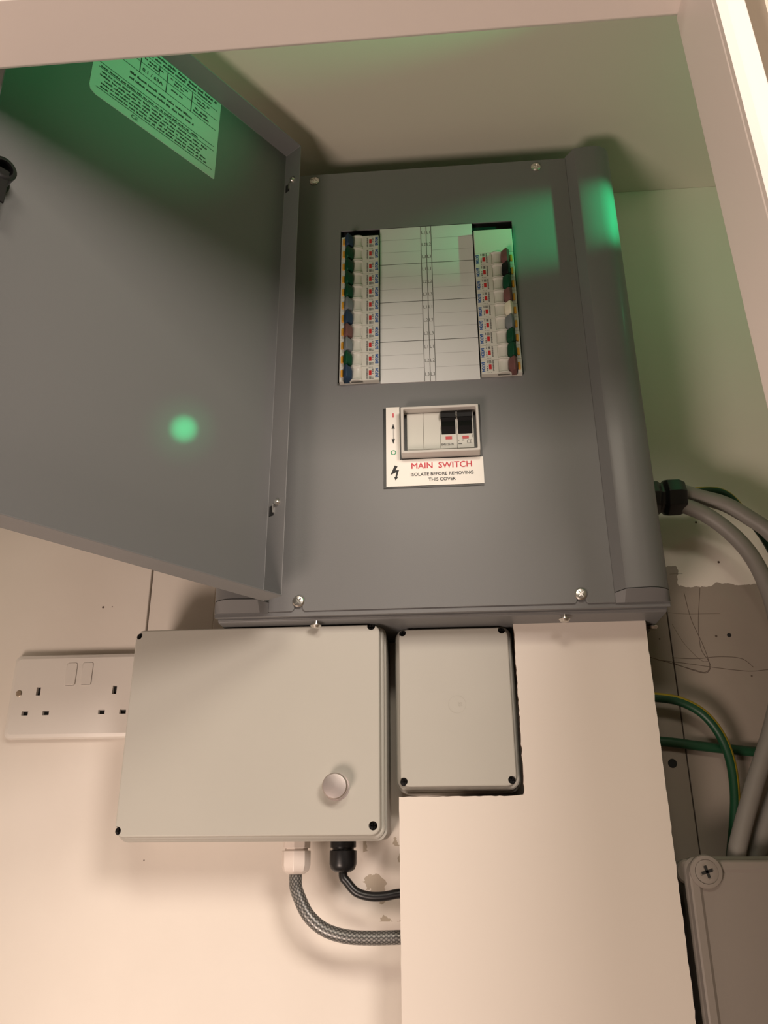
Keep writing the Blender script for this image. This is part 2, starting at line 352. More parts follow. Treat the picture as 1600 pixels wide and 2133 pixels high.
# rounded side pillars
def pillar(sgn):
    def prof(flatten, z):
        e, s0 = (EXR, PXR) if sgn > 0 else (EXL, PXL)
        wd = abs(e-s0); pts = [(0, -.1010), (0, -.1068), (.0078, -.1185), (.0100, -.1195), (wd-.020, -.1210)]
        for k in range(1, 9):
            a = math.radians(90*k/8); pts.append((wd-.020+.020*math.sin(a), -.1035-.0175*math.cos(a)))
        pts.append((wd, -.1010))
        out = []
        for d, y in pts:
            y2 = y if not flatten else max(y, -.1075); out.append((s0+sgn*d, y2, z))
        return out
    bm = bmesh.new(); loft(bm, [prof(True, PZB-.0005), prof(False, PZB+.0085), prof(False, EZT)])
    o = obj('side_pillar', bm, 'grey', board, smooth=28)
    # end joint of the pillar: thin dark seam
    bm = bmesh.new(); pr = prof(False, PZB+.0089); inner = pr[1:-1]
    for a_, b_ in zip(inner, inner[1:]):
        n_ = Vector((0, -.0002, 0)); vs = [bm.verts.new(Vector(p)+n_+Vector((0, 0, dz))) for p, dz in ((a_, 0), (b_, 0), (b_, .0006), (a_, .0006))]; bm.faces.new(vs)
    obj('pillar_seam', bm, 'grey_in', board)
pillar(1); pillar(-1)
# screws under the enclosure
for px, py in ((657, 1288), (1176, 1277)):
    p = at(px, py, -.098)
    bm = bmesh.new(); lathe(bm, (p.x, -.094, EZB+.001), (0, 0, -1), ((0, .0022), (.004, .0022), (.004, .005), (.005, .0052), (.0072, .0035), (.0077, 0)), 20); obj('base_screw', bm, 'zinc', board, smooth=35)
p = at(1358, 1298, -.048)
bm = bmesh.new(); lathe(bm, (p.x, -.048, EZB+.001), (0, 0, -1), ((0, .0022), (.002, .0022), (.002, .005), (.003, .0052), (.0052, .0035), (.0057, 0)), 20); obj('base_screw', bm, 'zinc', board, smooth=35)
# black cable gland on the right side
gz, gy, gx = .319, -.050, EXR-.001
bm = bmesh.new(); lathe(bm, (gx, gy, gz), (1, 0, 0), ((0, .0185), (.0155, .0185), (.0190, .0160), (.0215, .0160), (.0250, .0195), (.0370, .0195), (.0430, .0165), (.0435, .008), (.040, 0)), 8)
obj('cable_gland', bm, 'black', board, bevel=.0008)

# ---- door (an open tray hinged on the left)
DX, DY, DZT, DZB, PHI, FD, DW = -.1189, -.1467, .7215, .1984, 2.191, .0246, .3137
du = Vector((math.cos(PHI), -math.sin(PHI), 0)); dn = Vector((-du.y, du.x, 0))
if dn.y > 0: dn = -dn
def dp(t, o, z): return Vector((DX, DY, 0))+du*t-dn*o+Vector((0, 0, z))
def dbox(bm, t0, t1, o0, o1, z0, z1):
    vs = [bm.verts.new(dp(t, o, z)) for t, o, z in ((t0,o0,z0),(t1,o0,z0),(t1,o1,z0),(t0,o1,z0),(t0,o0,z1),(t1,o0,z1),(t1,o1,z1),(t0,o1,z1))]
    for f in ((0,3,2,1),(4,5,6,7),(0,1,5,4),(1,2,6,5),(2,3,7,6),(3,0,4,7)): bm.faces.new([vs[i] for i in f])
th = .0013
# one folded sheet: outer shell rings then inner shell rings
bm = bmesh.new()
def dring(i, o): return [dp(t, o, z) for t, z in ((i, DZB+i), (DW-i, DZB+i), (DW-i, DZT-i), (i, DZT-i))]
loft(bm, [dring(0, FD), dring(0, 0), dring(th, 0), dring(th, FD-th)], cap0=True, cap1=True)
door = obj('door', bm, 'grey', board, bevel=.0006)
def at_door(px, py, o=FD-th):
    d = _f + _R*((px-800)/FPX) - _U*((py-1066.5)/FPX); P = dp(0, o, 0)
    q = CAM+d*(((P-CAM).dot(dn))/d.dot(dn)); return (q-Vector((DX, DY, 0))).dot(du), q.z
for z, px in ((.672, 603), (.2855, 573)):
    bm = bmesh.new(); dbox(bm, th, th+.0003, FD*.62, FD*.86, z-.0065, z+.0035); obj('hinge_slot', bm, 'grey_in', door)
    bm = bmesh.new(); dbox(bm, th, th+.0012, FD*.60, FD*.66, z-.004, z+.0045); obj('hinge_leaf', bm, 'zinc', door)
    bm = bmesh.new(); lathe(bm, dp(th, FD*.42, z+.005), du, ((0, .0034), (.0012, .0034), (.003, .0022), (.0034, 0)), 16); obj('hinge_pin', bm, 'zinc', door, smooth=35)
# lock on the inside of the door
lt, lz = .297, .4685
bm = bmesh.new(); lathe(bm, dp(lt, FD, lz), dn, ((0, .0125), (.004, .0125), (.004, .0100), (.020, .0100), (.021, .0085), (.021, .0065), (.012, .0060), (.012, 0)), 24); obj('lock_barrel', bm, 'black', door, smooth=35)
bm = bmesh.new(); dbox(bm, lt-.005, lt+.006, .0045, .0065, lz-.030, lz); obj('lock_cam', bm, 'black', door, bevel=.0008)
# printed rating sticker near the top of the door
t1, zb_ = at_door(444, 370); t1 = .0955; t0 = .2365; zb_ = .6172; zt_ = .7190
so = FD-th-.0003
def sp(a, b): return dp(t0-a, so-.00015, zb_+b)          # a runs towards the hinge, b upwards
SW, SH = t0-t1, zt_-zb_
bm = bmesh.new(); r_ = .007
pl = [(r_, 0), (SW-.001, 0), (SW, .001), (SW, SH), (0, SH), (0, r_), (.0015, .0025)]
loft(bm, [[dp(t0-a, so, zb_+b) for a, b in pl], [dp(t0-a, FD-th-.00002, zb_+b) for a, b in pl]])
st = obj('rating_sticker', bm, 'card', board, label='white printed rating sticker with table and small print')
bm = bmesh.new()
def words(b, h, a0, a1, wmin=.003, wmax=.011, gap=.0016):
    a = a0
    while a < a1-.002:
        wl = min(random.uniform(wmin, wmax), a1-a); bb = random.uniform(-.0001, .0001)
        # a word: a row of short strokes so that it reads as small type
        k = a
        while k < a+wl-.0004:
            hh = h*random.choice((.62, .62, 1., .8)); bar(bm, sp, k, k+.00075, b+bb, b+bb+hh); k += .00105
        a += wl+gap
for b in (.0092, .0338, .0395, .0618, .0757, .0880): bar(bm, sp, .006, SW-.004, b, b+.0006)
for k in range(5): words(.0118+k*.0043, .0024, .008+random.uniform(0, .006), SW-.009-random.uniform(0, .012))
words(.0352, .0024, .008, SW-.022)
for k, b in enumerate((.0465, .0530)): words(b, .0030, .036, SW-.030, .005, .012)
for a in (.045, .075, .105): bar(bm, sp, a, a+.0008, .0618, .0880)
for a0 in (.012, .049, .079, .108):
    words(.0830, .0024, a0, a0+.021); words(.0790, .0024, a0+.004, a0+.016)
    if a0 not in (.049,): words(.0695, .0026, a0+.002, a0+.019)
    if a0 in (.012, .108): words(.0650, .0026, a0, a0+.020)
bar(bm, sp, .0655, .0662, .0757, .0880)
text(bm, '0.1 / 63A', .0062, lambda a, b: sp(.0595+a, .0685+b), bold=.0001)
text(bm, 'CE', .0062, lambda a, b: sp(.047+a, .0048+b))
words(.0915, .0034, .026, SW-.012, .006, .014); words(.0965, .0034, .02, SW-.006, .006, .014)
ink('printing', bm, 'ink', st)

# ---- circuit chart card between the two rows of breakers
KX0, KX1, KZ0, KZ1 = -.0345, .0673, .4332, .6313; KY = PY-.0011
kp = lambda a, b: Vector((KX0+a, KY-.0001, KZ0+b)); KW, KH = KX1-KX0, KZ1-KZ0
bm = bmesh.new(); box(bm, KX0, KX1, KY, PY-.0001, KZ0, KZ1); card = obj('chart_card', bm, 'card', board, label='blank white circuit chart card ruled in twelve rows')
bm = bmesh.new(); rh = KH/12; ca = [KW*f for f in (.445, .503, .556)]
for a in ca: bar(bm, kp, a-.00035, a+.00035, 0, KH)
for k in (3, 6, 9): bar(bm, kp, 0, KW, k*rh-.00035, k*rh+.00035)
for k in range(12):
    for c0, c1 in zip(ca, ca[1:]): text(bm, 'L%d' % (k % 3+1), .0058, lambda a, b: kp((c0+c1)/2+a, KH-(k+.5)*rh+b), sx=.85)
ink('printing', bm, 'ink2', card)
bm = bmesh.new()
for k in range(1, 12):
    if k % 3:
        for a0, a1 in ((0, ca[0]), (ca[2], KW)):
            bm = bmesh.new(); bar(bm, kp, a0, a1, k*rh-.00022, k*rh+.00022); ink('row_line', bm, 'line', card)

# ---- main switch bezel and warning label
BY = PY-.0125
b0, b1, b2, b3 = at(835, 848, BY), at(996, 840.5, BY), at(1001, 936, BY), at(835, 945, BY)
BX0, BX1, BZ0, BZ1 = (b0.x+b3.x)/2, (b1.x+b2.x)/2, (b2.z+b3.z)/2, (b0.z+b1.z)/2
bm = bmesh.new()
def rr(i, y): return rrect(BX0+i, BX1-i, BZ0+i, BZ1-i, .0012, y, 3)
loft(bm, [rr(-.0004, PY), rr(0, BY+.0004), rr(.0004, BY), rr(.0022, BY), rr(.0026, BY+.0004), rr(.0030, PY+.02)], cap0=False, cap1=False)
obj('switch_bezel', bm, 'mcb_side', board, smooth=35)
LY = PY-.0012
q = lambda x, y: at(x, y, LY)
lx0, lz0 = q(799, 1018).x, q(799, 1018).z; lx1 = q(1009.5, 1008).x; lz1 = q(799, 850).z
bm = bmesh.new(); box(bm, lx0, lx1-.0003, PY-.0006, PY-.0001, lz0, lz1-.0006)
obj('label_backing', bm, 'black', board)
wx0 = q(805, 1000).x; wz0 = q(805, 1014).z; wxb = q(832.5, 900).x; wzh = q(834, 958).z; wzt = q(815, 848.5).z
bm = bmesh.new(); prism_y(bm, [(wx0, wz0), (lx1, wz0), (lx1, wzh), (wxb, wzh), (wxb, wzt), (wx0, wzt)], LY, PY-.0007)
lab = obj('main_switch_label', bm, 'plate', board, label='white main switch warning label with red and black lettering')
pc = lambda cx, cz: (lambda a, b: Vector((cx+a, LY-.00015, cz+b)))
bm = bmesh.new(); c_ = q(920, 969); text(bm, 'MAIN  SWITCH', .0087, pc(c_.x, c_.z), bold=.00014, sx=1.01)
ink('red_lettering', bm, 'red', lab); bm = bmesh.new(); c_ = q(819, 866); text(bm, 'I', .0066, pc(c_.x, c_.z), bold=.00025)
ink('on_symbol', bm, 'red', lab)
bm = bmesh.new(); c_ = q(921, 986.5); text(bm, 'ISOLATE BEFORE REMOVING', .00475, pc(c_.x, c_.z), bold=.00008)
c_ = q(921, 998); text(bm, 'THIS COVER', .00475, pc(c_.x, c_.z), bold=.00008)
ink('black_lettering', bm, 'ink', lab); bm = bmesh.new()
c0, c1 = q(819.3, 883), q(819.3, 925); P_ = pc((c0.x+c1.x)/2, c0.z); hh = c0.z-c1.z
flat(bm, P_, ((0, 0), (-.0017, -.0056), (.0017, -.0056))); flat(bm, P_, ((0, -hh), (.0017, -hh+.0056), (-.0017, -hh+.0056))); bar(bm, P_, -.00018, .00018, -hh+.005, -.005)
ink('arrow_symbol', bm, 'ink', lab); bm = bmesh.new()
# lightning arrow, traced in label millimetres
c_ = q(822, 985); P_ = pc(c_.x, c_.z); k_ = .00052
bolt = [(0.5, 15.5), (6.0, 13.0), (1.8, 5.2), (8.6, 5.6), (4.6, -9.2), (7.0, -9.0), (1.6, -16.0), (-1.0, -8.0), (1.5, -8.8), (3.6, 1.4), (-7.8, -4.5)]
flat(bm, P_, [(x*k_, y*k_) for x, y in bolt])
ink('shock_symbol', bm, 'ink', lab)
bm = bmesh.new(); c_ = q(819.7, 943.5); text(bm, 'O', .0072, pc(c_.x, c_.z), bold=.00012); ink('off_symbol', bm, 'green_ink', lab)

# ------------------------------------------------------------------ switch gear behind the bezel
SY = PY-.0040
m0, m1 = at(847, 861.5, SY), at(986.5, 935, SY)
MX0, MX1, MZ1, MZ0 = m0.x, at(987, 900, SY).x, (at(847, 861.5, SY).z+at(985, 857, SY).z)/2, (at(848, 939.5, SY).z+at(987, 931, SY).z)/2
mw = (MX1-MX0)/4
for k in range(2):
    t_ = thing('blanking_module', (MX0+(k+.5)*mw, SY, MZ0), ('plain cream blanking module at the left end of the main switch opening', 'plain cream blanking module between another blank and the black main switch')[k], 'blank module', 'blank modules beside the main switch')
    bm = bmesh.new(); box(bm, MX0+k*mw+.0001, MX0+(k+1)*mw-.0001, SY, -.06, MZ0, MZ1); obj('module_body', bm, 'mcb', t_, bevel=.0003)
    bm = bmesh.new(); box(bm, MX0+k*mw+.001, MX0+(k+1)*mw-.001, SY-.0004, SY+.001, MZ0+.0006, MZ0+.0022); obj('module_lip', bm, 'mcb', t_, bevel=.0002)
ms = thing('main_switch', (MX0+3*mw, SY, MZ0), 'two-pole main switch with black levers below the breaker rows', 'switch')
mh = MZ1-MZ0
for k in range(2):
    x0 = MX0+(2+k)*mw; x1 = x0+mw
    bm = bmesh.new(); box(bm, x0+.0001, x1-.0001, SY-.0006, -.06, MZ0, MZ0+mh*.385); obj('pole_body', bm, 'mcb', ms, bevel=.0003)
    bm = bmesh.new(); box(bm, x0+.0001, x0+.0013, SY-.0006, -.07, MZ0+mh*.38, MZ1); box(bm, x1-.0013, x1-.0001, SY-.0006, -.07, MZ0+mh*.38, MZ1); box(bm, x0+.0012, x1-.0012, SY-.0006, -.07, MZ1-.001, MZ1); obj('lever_surround', bm, 'mcb', ms)
    # lever: wide head on top, narrower curved skirt below
    bm = bmesh.new(); rings = []
    for f, y, ins in ((.39, .000, .0016), (.46, -.0020, .0016), (.56, -.0042, .0016), (.64, -.0030, .0016), (.72, -.0022, .0016), (.80, -.0040, .0016), (.801, -.0048, .0007), (.90, -.0056, .0007), (.965, -.0040, .0007)):
        z = MZ0+mh*f; rings.append([(x0+ins, SY+y, z), (x1-ins, SY+y, z), (x1-ins, -.08, z), (x0+ins, -.08, z)])
    loft(bm, rings); obj('lever', bm, 'lev_black', ms, smooth=40)
    cx = (x0+x1)/2
    bm = bmesh.new(); box(bm, cx-.0031, cx+.0031, SY-.0010, SY, MZ0+mh*.245, MZ0+mh*.318); obj('red_window', bm, 'flag', ms)
bm = bmesh.new(); lathe(bm, (MX0+3*mw-.0008, SY-.0034, MZ0+mh*.86), (1, 0, 0), ((0, .0009), (.0016, .0009)), 10); obj('lever_pin', bm, 'zinc', ms)
bm = bmesh.new(); yy = SY-.0008
text(bm, 'EMS1251N', .0033, lambda a, b: Vector((MX0+2*mw+.0008+a, yy, MZ0+mh*.105+b)), align='LEFT', bold=.00008, sx=.8)
P_ = lambda a, b: Vector((MX0+3*mw+a, yy, MZ0+b))
text(bm, 'CE', .0062, lambda a, b: P_(.0118+a, mh*.16+b), sx=.72)
for a0, a1, f in ((.0012, .0018, .19), (.0044, .0068, .20), (.0010, .0046, .10)): bar(bm, P_, a0, a1, mh*f, mh*f+.0008)
for f in (.275, .315): bar(bm, P_, .0150, .0156, mh*f, mh*f+.0013)
ink('printing', bm, 'ink2', ms)

# ------------------------------------------------------------------ circuit breakers
FYB = .0066                                    # how far the breaker faces stand proud of the panel
FRONT = PY-FYB
lbx0, lbx1 = at(706, 794, FRONT).x, at(789.5, 790, FRONT).x
lz_top = (at(712, 492.5, FRONT).z+at(789, 491, FRONT).z)/2; lz_bot = (at(706, 794, FRONT).z+at(790, 792, FRONT).z)/2
PIT = (lz_top-lz_bot)/11; BW = lbx1-lbx0
def make_breaker():
    """one module, local x from the lever edge inwards, local z centred, local y=0 at the face"""
    h = PIT/2-.00012; P = []
    bm = bmesh.new()
    # side profile: low step under the lever, raised printed face
    prof = [(0, .045), (0, .0012), (.0004, .0004), (.0046, 0), (.0048, .0055), (.0118, .0055), (.0125, .0012), (.0232, .0012), (.0240, 0), (BW-.0005, 0), (BW, .0006), (BW, .045)]
    prism_z(bm, prof, -h, h); P.append(('body', bm, 'mcb', dict(bevel=.00025)))
    bm = bmesh.new(); rings = []
    for f, r in ((-1, .0068), (-.93, .0072), (-.84, .0070), (-.76, .0058), (-.6, .0052), (0, .0050), (.6, .0052), (.76, .0058), (.84, .0070), (.93, .0072), (1, .0068)):
        z = f*h; ring = []
        for k in range(13):
            a = math.pi*k/12; ring.append((.0178-math.cos(a)*r*1.0, .0022-math.sin(a)*r*.62, z))
        rings.append(ring+[(.0178+r, .004, z), (.0178-r, .004, z)])
    loft(bm, rings); P.append(('saddle', bm, 'mcb', dict(smooth=40)))
    bm = bmesh.new(); rings = []
    for f, ins, top in ((-.98, .0020, -.0062), (-.80, .0003, -.0082), (-.2, 0, -.0088), (.35, 0, -.0088), (.75, .0012, -.0082), (1.0, .0036, -.0064)):
        z = f*h
        rings.append([(.0050+ins*.2, .005, z), (.0052+ins*.2, top+.0030, z), (.0078, top, z), (.0090, top, z), (.0138-ins, top+.0052, z), (.0140-ins, .005, z)])
    loft(bm, rings); P.append(('lever', bm, None, dict(bevel=.0005)))
    bm = bmesh.new(); box(bm, .0017, .0043, -.0012, .002, -.0035, .0048); P.append(('amber_tab', bm, 'yellow', dict(bevel=.0005)))
    bm = bmesh.new(); box(bm, .0308, .0335, -.0003, .001, -.0023, .0030); P.append(('red_flag', bm, 'flag', {}))
    bm = bmesh.new(); text(bm, 'EATON', .0045, lambda a, b: Vector((.0392-b, -.00015, a)), bold=.00020, sx=.74); P.append(('blue_logo', bm, 'blue_ink', dict(flat=1)))
    bm = bmesh.new(); pl = lambda a, b: Vector((a, -.00015, b)); rnd = random.Random(3)
    z = -.0072
    while z < .0048:
        d = rnd.uniform(.0006, .0010); bar(bm, pl, .0281+rnd.uniform(0, .0003), .0297, z, z+d); z += d+.00035
    for z0, z1 in ((-.0071, -.0066), (-.0058, -.0053), (-.0045, -.0040)): bar(bm, pl, .0309, .0334, z0, z1)
    bar(bm, pl, .0309, .0313, -.0071, -.0040); bar(bm, pl, .0330, .0334, -.0071, -.0040); bar(bm, pl, .0317, .0325, -.0066, -.0046)
    for z0, z1 in ((-.0070, -.0060), (-.0055, -.0045), (-.001, 0), (.0012, .003), (.0034, .005)): bar(bm, pl, .0344, .0354, z0, z1)
    for a0 in (.0308, .0325, .0342): bar(bm, pl, a0, a0+.0008, .0066, .0071)
    P.append(('printing', bm, 'ink2', dict(flat=1)))
    return P
protos = []
for name, bm, m, k in make_breaker():
    k = dict(k)
    if k.pop('flat', None):
        me = bpy.data.meshes.new(name); bm.to_mesh(me); bm.free(); me.materials.append(M[m]); mods = None
    else:
        o = obj(name, bm, m or 'lev_blue', None, **k); me = o.data; mods = k.get('bevel'); bpy.data.objects.remove(o)
    protos.append((name, me, mods))
LEVM = {}
def lever_mesh(me, colr):
    if colr not in LEVM:
        c = me.copy(); c.materials[0] = M['lev_'+colr]; LEVM[colr] = c
    return LEVM[colr]
ORD = ['topmost', 'second', 'third', 'fourth', 'fifth', 'sixth', 'seventh', 'eighth', 'ninth', 'tenth', 'bottom']
NM = {'blue': 'dark blue', 'green': 'dark green', 'grey': 'grey', 'brown': 'brown', 'black': 'black', 'white': 'cream white'}
def breaker(x, z, rot, colr, label, group):
    r = thing('circuit_breaker', (x, FRONT, z), label, 'breaker', group, local=True); r.rotation_euler = (0, math.pi if rot else 0, 0)
    for name, me, bv in protos:
        o = bpy.data.objects.new(name, lever_mesh(me, colr) if name == 'lever' else me); COL.objects.link(o); o.parent = r
        if bv:
            b = o.modifiers.new('bevel', 'BEVEL'); b.width = bv; b.segments = 2; b.limit_method = 'ANGLE'; b.angle_limit = math.radians(40); b.harden_normals = True
left = ['blue', 'green', 'green', 'green', 'green', 'grey', 'blue', 'brown', 'grey', 'green', 'blue']
for k, cl in enumerate(left):
    pos = ORD[k] if k in (0, 10) else ORD[k]+' from the top'
    breaker(lbx0, lz_top-(k+.5)*PIT, 0, cl, 'white circuit breaker with %s lever, %s in the left row' % (NM[cl], pos), 'breakers in the left row')
rbx1, rbx0 = at(1089.5, 777, FRONT).x, at(1002, 779, FRONT).x
rz_bot = (at(1002, 779, FRONT).z+at(1090, 776, FRONT).z)/2; rz_top = (at(986, 480, FRONT).z+at(1065, 476, FRONT).z)/2
right = ['brown', 'black', 'green', 'brown', 'white', 'grey', 'green', 'green', 'brown']
for k, cl in enumerate(right):
    pos = {0: 'topmost', 8: 'bottom'}.get(k, ORD[k]+' from the top')
    breaker(rbx1, rz_bot+(8.5-k)*PIT, 1, cl, 'white circuit breaker with %s lever, %s in the right row' % (NM[cl], pos), 'breakers in the right row')
zb = rz_bot+9*PIT+.0002
t_ = thing('blanking_plate', ((rbx0+rbx1)/2, FRONT, zb), 'plain blanking plate above the right row of breakers, lit green', 'blank plate')
bm = bmesh.new(); box(bm, rbx1-BW, rbx1, FRONT, FRONT+.03, zb, rz_top); obj('plate', bm, 'mcb', t_, bevel=.0004)

# ------------------------------------------------------------------ large junction box
def jbox(name, x0, x1, z0, z1, depth, label, rim, holes, rc=.009, m='abs', lidd=.022):
    t = thing(name, ((x0+x1)/2, 0, z0), label, 'junction box', 'grey plastic junction boxes'); yl = -depth+lidd
    bm = bmesh.new(); loft(bm, [rrect(x0-.0005, x1+.0005, z0-.0005, z1+.0005, rc, 0), rrect(x0-.0015, x1+.0015, z0-.0015, z1+.0015, rc, yl+.004), rrect(x0-.0015, x1+.0015, z0-.0015, z1+.0015, rc, yl+.0008), rrect(x0-.0005, x1+.0005, z0-.0005, z1+.0005, rc, yl)])
    obj('base', bm, m, t, smooth=35)
    bm = bmesh.new(); i = rim
    loft(bm, [rrect(x0, x1, z0, z1, rc, yl-.0005), rrect(x0, x1, z0, z1, rc, yl-.008), rrect(x0+.0012, x1-.0012, z0+.0012, z1-.0012, rc-.001, yl-.0092),
              rrect(x0+i*.8, x1-i*.8, z0+i*.8, z1-i*.8, rc-.001, yl-.0094), rrect(x0+i, x1-i, z0+i, z1-i, rc-.0015, yl-.011), rrect(x0+i, x1-i, z0+i, z1-i, rc-.0015, -depth+.0012), rrect(x0+i+.0004, x1-i-.0004, z0+i+.0004, z1-i-.0004, rc-.0018, -depth+.0004), rrect(x0+i+.0012, x1-i-.0012, z0+i+.0012, z1-i-.0012, rc-.0025, -depth)])
    lid = obj('lid', bm, m, t, smooth=35)
    bm = bmesh.new()
    for hx, hz, r in holes: lathe(bm, (hx, -depth-.002, hz), (0, 1, 0), ((0, r), (.013, r)), 20)
    cut(lid, bm)
    for hx, hz, r in holes:
        bm = bmesh.new(); lathe(bm, (hx, -depth+.0105, hz), (0, -1, 0), ((0, r*.97), (.0045, r*.97), (.0050, r*.8), (.0052, 0)), 18); o = obj('lid_screw', bm, 'black', t, smooth=35)
        bm = bmesh.new(); box(bm, hx-r*.7, hx+r*.7, -depth+.003, -depth+.0072, hz-.0004, hz+.0004); box(bm, hx-.0004, hx+.0004, -depth+.003, -depth+.0072, hz-r*.7, hz+r*.7); cut(o, bm)
    return t
BBx, BBz, BD = -.2751, -.0005, .085
hl = [(a.x, a.z, .0038) for a in (at(288.5, 1324, -BD), at(773, 1304, -BD), at(777, 1720, -BD), at(243, 1731, -BD))]
jb = jbox('junction_box', BBx, BBx+.2395, BBz, BBz+.190, BD, 'large pale grey junction box with silver round button beside the socket', .0028, hl)
p = at(697, 1637, -BD-.012)
bm = bmesh.new(); lathe(bm, (p.x, -BD+.001, p.z), (0, -1, 0), ((0, .0118), (.0016, .0118), (.0016, .0104), (.0085, .0104), (.0085, .0110), (.0125, .0110), (.0137, .0100), (.0142, .0060), (.0144, 0)), 40)
obj('round_button', bm, 'chrome', jb, smooth=30, label='silver round button')
GY = -.045
def gland(px, m, nm, r, facets, body_h, tip):
    x = at(px, 1790, GY).x; z0 = BBz-.0015
    bm = bmesh.new(); lathe(bm, (x, GY, z0+.001), (0, 0, -1), ((0, r*.96), (.0062, r*.96), (.0062, r*.80), (.0085, r*.80), (.0085, r), (.0085+body_h*.62, r), (.0085+body_h*.86, r*.88), (.0085+body_h, r*.55), (.0085+body_h, 0)), facets)
    obj(nm, bm, m, jb, bevel=.0006); return x, z0-.0085-body_h
wgx, wgz = gland(617, 'gland_w', 'white_gland', .0132, 8, .0195, 0)
bgx, bgz = gland(714.5, 'black', 'black_gland', .0122, 12, .0180, 0)
# cables from the two glands into the cover board
def cable(name, pts, r, m, label, stripe=None, n=10, cat='cable', seg=16):
    bm = bmesh.new(); tube(bm, spline(pts, n), r, seg, stripe); return obj(name, bm, m, None, smooth=50, label=label, cat=cat)
cp = [Vector((wgx, GY, wgz+.004)), Vector((wgx+.0003, GY, wgz-.008))]+[at(x, y, GY) for x, y in ((623, 1868), (641, 1905), (672, 1934), (716, 1950), (770, 1954), (850, 1952))]
cable('braided_cable', cp, .0058, 'braid', 'thick grey braided cable curving from the white gland into the cover board')
cp = [Vector((bgx, GY, bgz+.004)), Vector((bgx+.0006, GY, bgz-.003))]+[at(x, y, GY) for x, y in ((722, 1836), (742, 1858), (770, 1867), (800, 1867), (827, 1862), (850, 1860))]
cable('black_cable', cp, .0040, 'black', 'thin black cable curving from the black gland into the cover board')

# ------------------------------------------------------------------ small junction box
SBx, SBz, SD = -.0249, .0394, .0644
hl = [(a.x, a.z, .0035) for a in (at(838, 1318, -SD), at(1045, 1312, -SD), at(1067, 1624.5, -SD), at(841, 1628, -SD))]
sb = jbox('junction_box', SBx, SBx+.110, SBz, SBz+.150, SD, 'small upright grey junction box set in the notch of the white board', .0032, hl, rc=.0105, lidd=.018)
p = at(957, 1467, -SD)
bm = bmesh.new(); text(bm, '55', .0042, lambda a, b: Vector((p.x+.0005+b, -SD-.0001, p.z-a)), bold=.00005); ink('rating_mark', bm, 'emboss', sb)
bm = bmesh.new(); P_ = lambda a, b: Vector((p.x-.002+a, -SD-.0001, p.z+b)); n_ = 32
for k in range(n_):
    a0, a1 = 2*math.pi*k/n_, 2*math.pi*(k+1)/n_; r0, r1 = .0078, .0081
    flat(bm, P_, ((r0*math.cos(a0), r0*math.sin(a0)), (r1*math.cos(a0), r1*math.sin(a0)), (r1*math.cos(a1), r1*math.sin(a1)), (r0*math.cos(a1), r0*math.sin(a1))))
ink('moulding_ring', bm, 'emboss', sb)

# ------------------------------------------------------------------ white cover board with a notch
px0, px1, px2, pz0, pz1, PYB = -.0230, .0875, .2099, .1905, .0342, -.066
cb = thing('cover_board', ((px0+px2)/2, 0, -.62), 'white notched cover board boxing in cables below the distribution board', 'board')
rnd = random.Random(5)
def jag(a, b, n, amp):
    out = []
    for k in range(n):
        t = k/n; j = rnd.uniform(-amp, amp) if k else 0
        d = (b[0]-a[0], b[1]-a[1]); L_ = math.hypot(*d); out.append((a[0]+d[0]*t-d[1]/L_*j, a[1]+d[1]*t+d[0]/L_*j))
    return out
edge = jag((px0, -.62), (px0, pz1), 60, .0002)+jag((px0, pz1), (px1-.004, pz1), 30, .0003)+[(px1-.001, pz1+.001)]+jag((px1, pz1+.004), (px1, pz0), 50, .0004)+jag((px1, pz0), (px2, pz0), 46, .0004)+jag((px2, pz0), (px2, -.62), 160, .0004)
bm = bmesh.new(); prism_y(bm, edge[::-1], PYB, PYB+.008)
bm.normal_update()
for f in bm.faces:
    if len(f.verts) < 8: f.material_index = 1
obj('face_board', bm, ['board', 'chip'], cb)
for x0 in (.028, .165):
    bm = bmesh.new(); box(bm, x0, x0+.022, PYB+.008, 0, -.62, .030 if x0 < .1 else .17); obj('batten', bm, 'chip', cb)

# ------------------------------------------------------------------ double socket
TY = -.012
sxl = -.4297; szt = .1825; szb = szt-.086
so_ = thing('double_socket', (sxl+.073, 0, szb), 'white double wall socket partly hidden behind the large junction box', 'socket')
bm = bmesh.new(); loft(bm, [rrect(sxl, sxl+.146, szb, szt, .006, -.0035), rrect(sxl, sxl+.146, szb, szt, .006, -.0075), rrect(sxl+.0012, sxl+.1448, szb+.0012, szt-.0012, .0052, -.0105), rrect(sxl+.0045, sxl+.1415, szb+.0045, szt-.0045, .004, TY)])
pl_ = obj('faceplate', bm, 'white', so_, smooth=30)
ex, ez = at(80, 1440, TY).x, at(80, 1440, TY).z; e2 = at(238.5, 1437.5, TY).x
bm = bmesh.new(); holes = []
for e in (ex, e2): holes += [(e, ez, .0022, .0042), (e-.0111, ez-.0222, .0034, .0022), (e+.0111, ez-.0222, .0034, .0022)]
for hx, hz, a, b in holes: box(bm, hx-a, hx+a, TY-.002, TY+.0055, hz-b, hz+b)
rk = [(at(148.5, 1404, TY), .0058, .0118), (at(181.5, 1403, TY), .0058, .0118)]
for c_, a, b in rk: loft(bm, [rrect(c_.x-a, c_.x+a, c_.z-b, c_.z+b, .0022, TY-.002, 4), rrect(c_.x-a, c_.x+a, c_.z-b, c_.z+b, .0022, TY+.005, 4)])
cut(pl_, bm)
for hx, hz, a, b in holes:
    bm = bmesh.new(); box(bm, hx-a*.98, hx+a*.98, TY+.0042, TY+.0052, hz-b*.98, hz+b*.98); obj('pin_hole_shade', bm, 'grey_in', so_)  # black plug stands in for the shade inside each pin hole
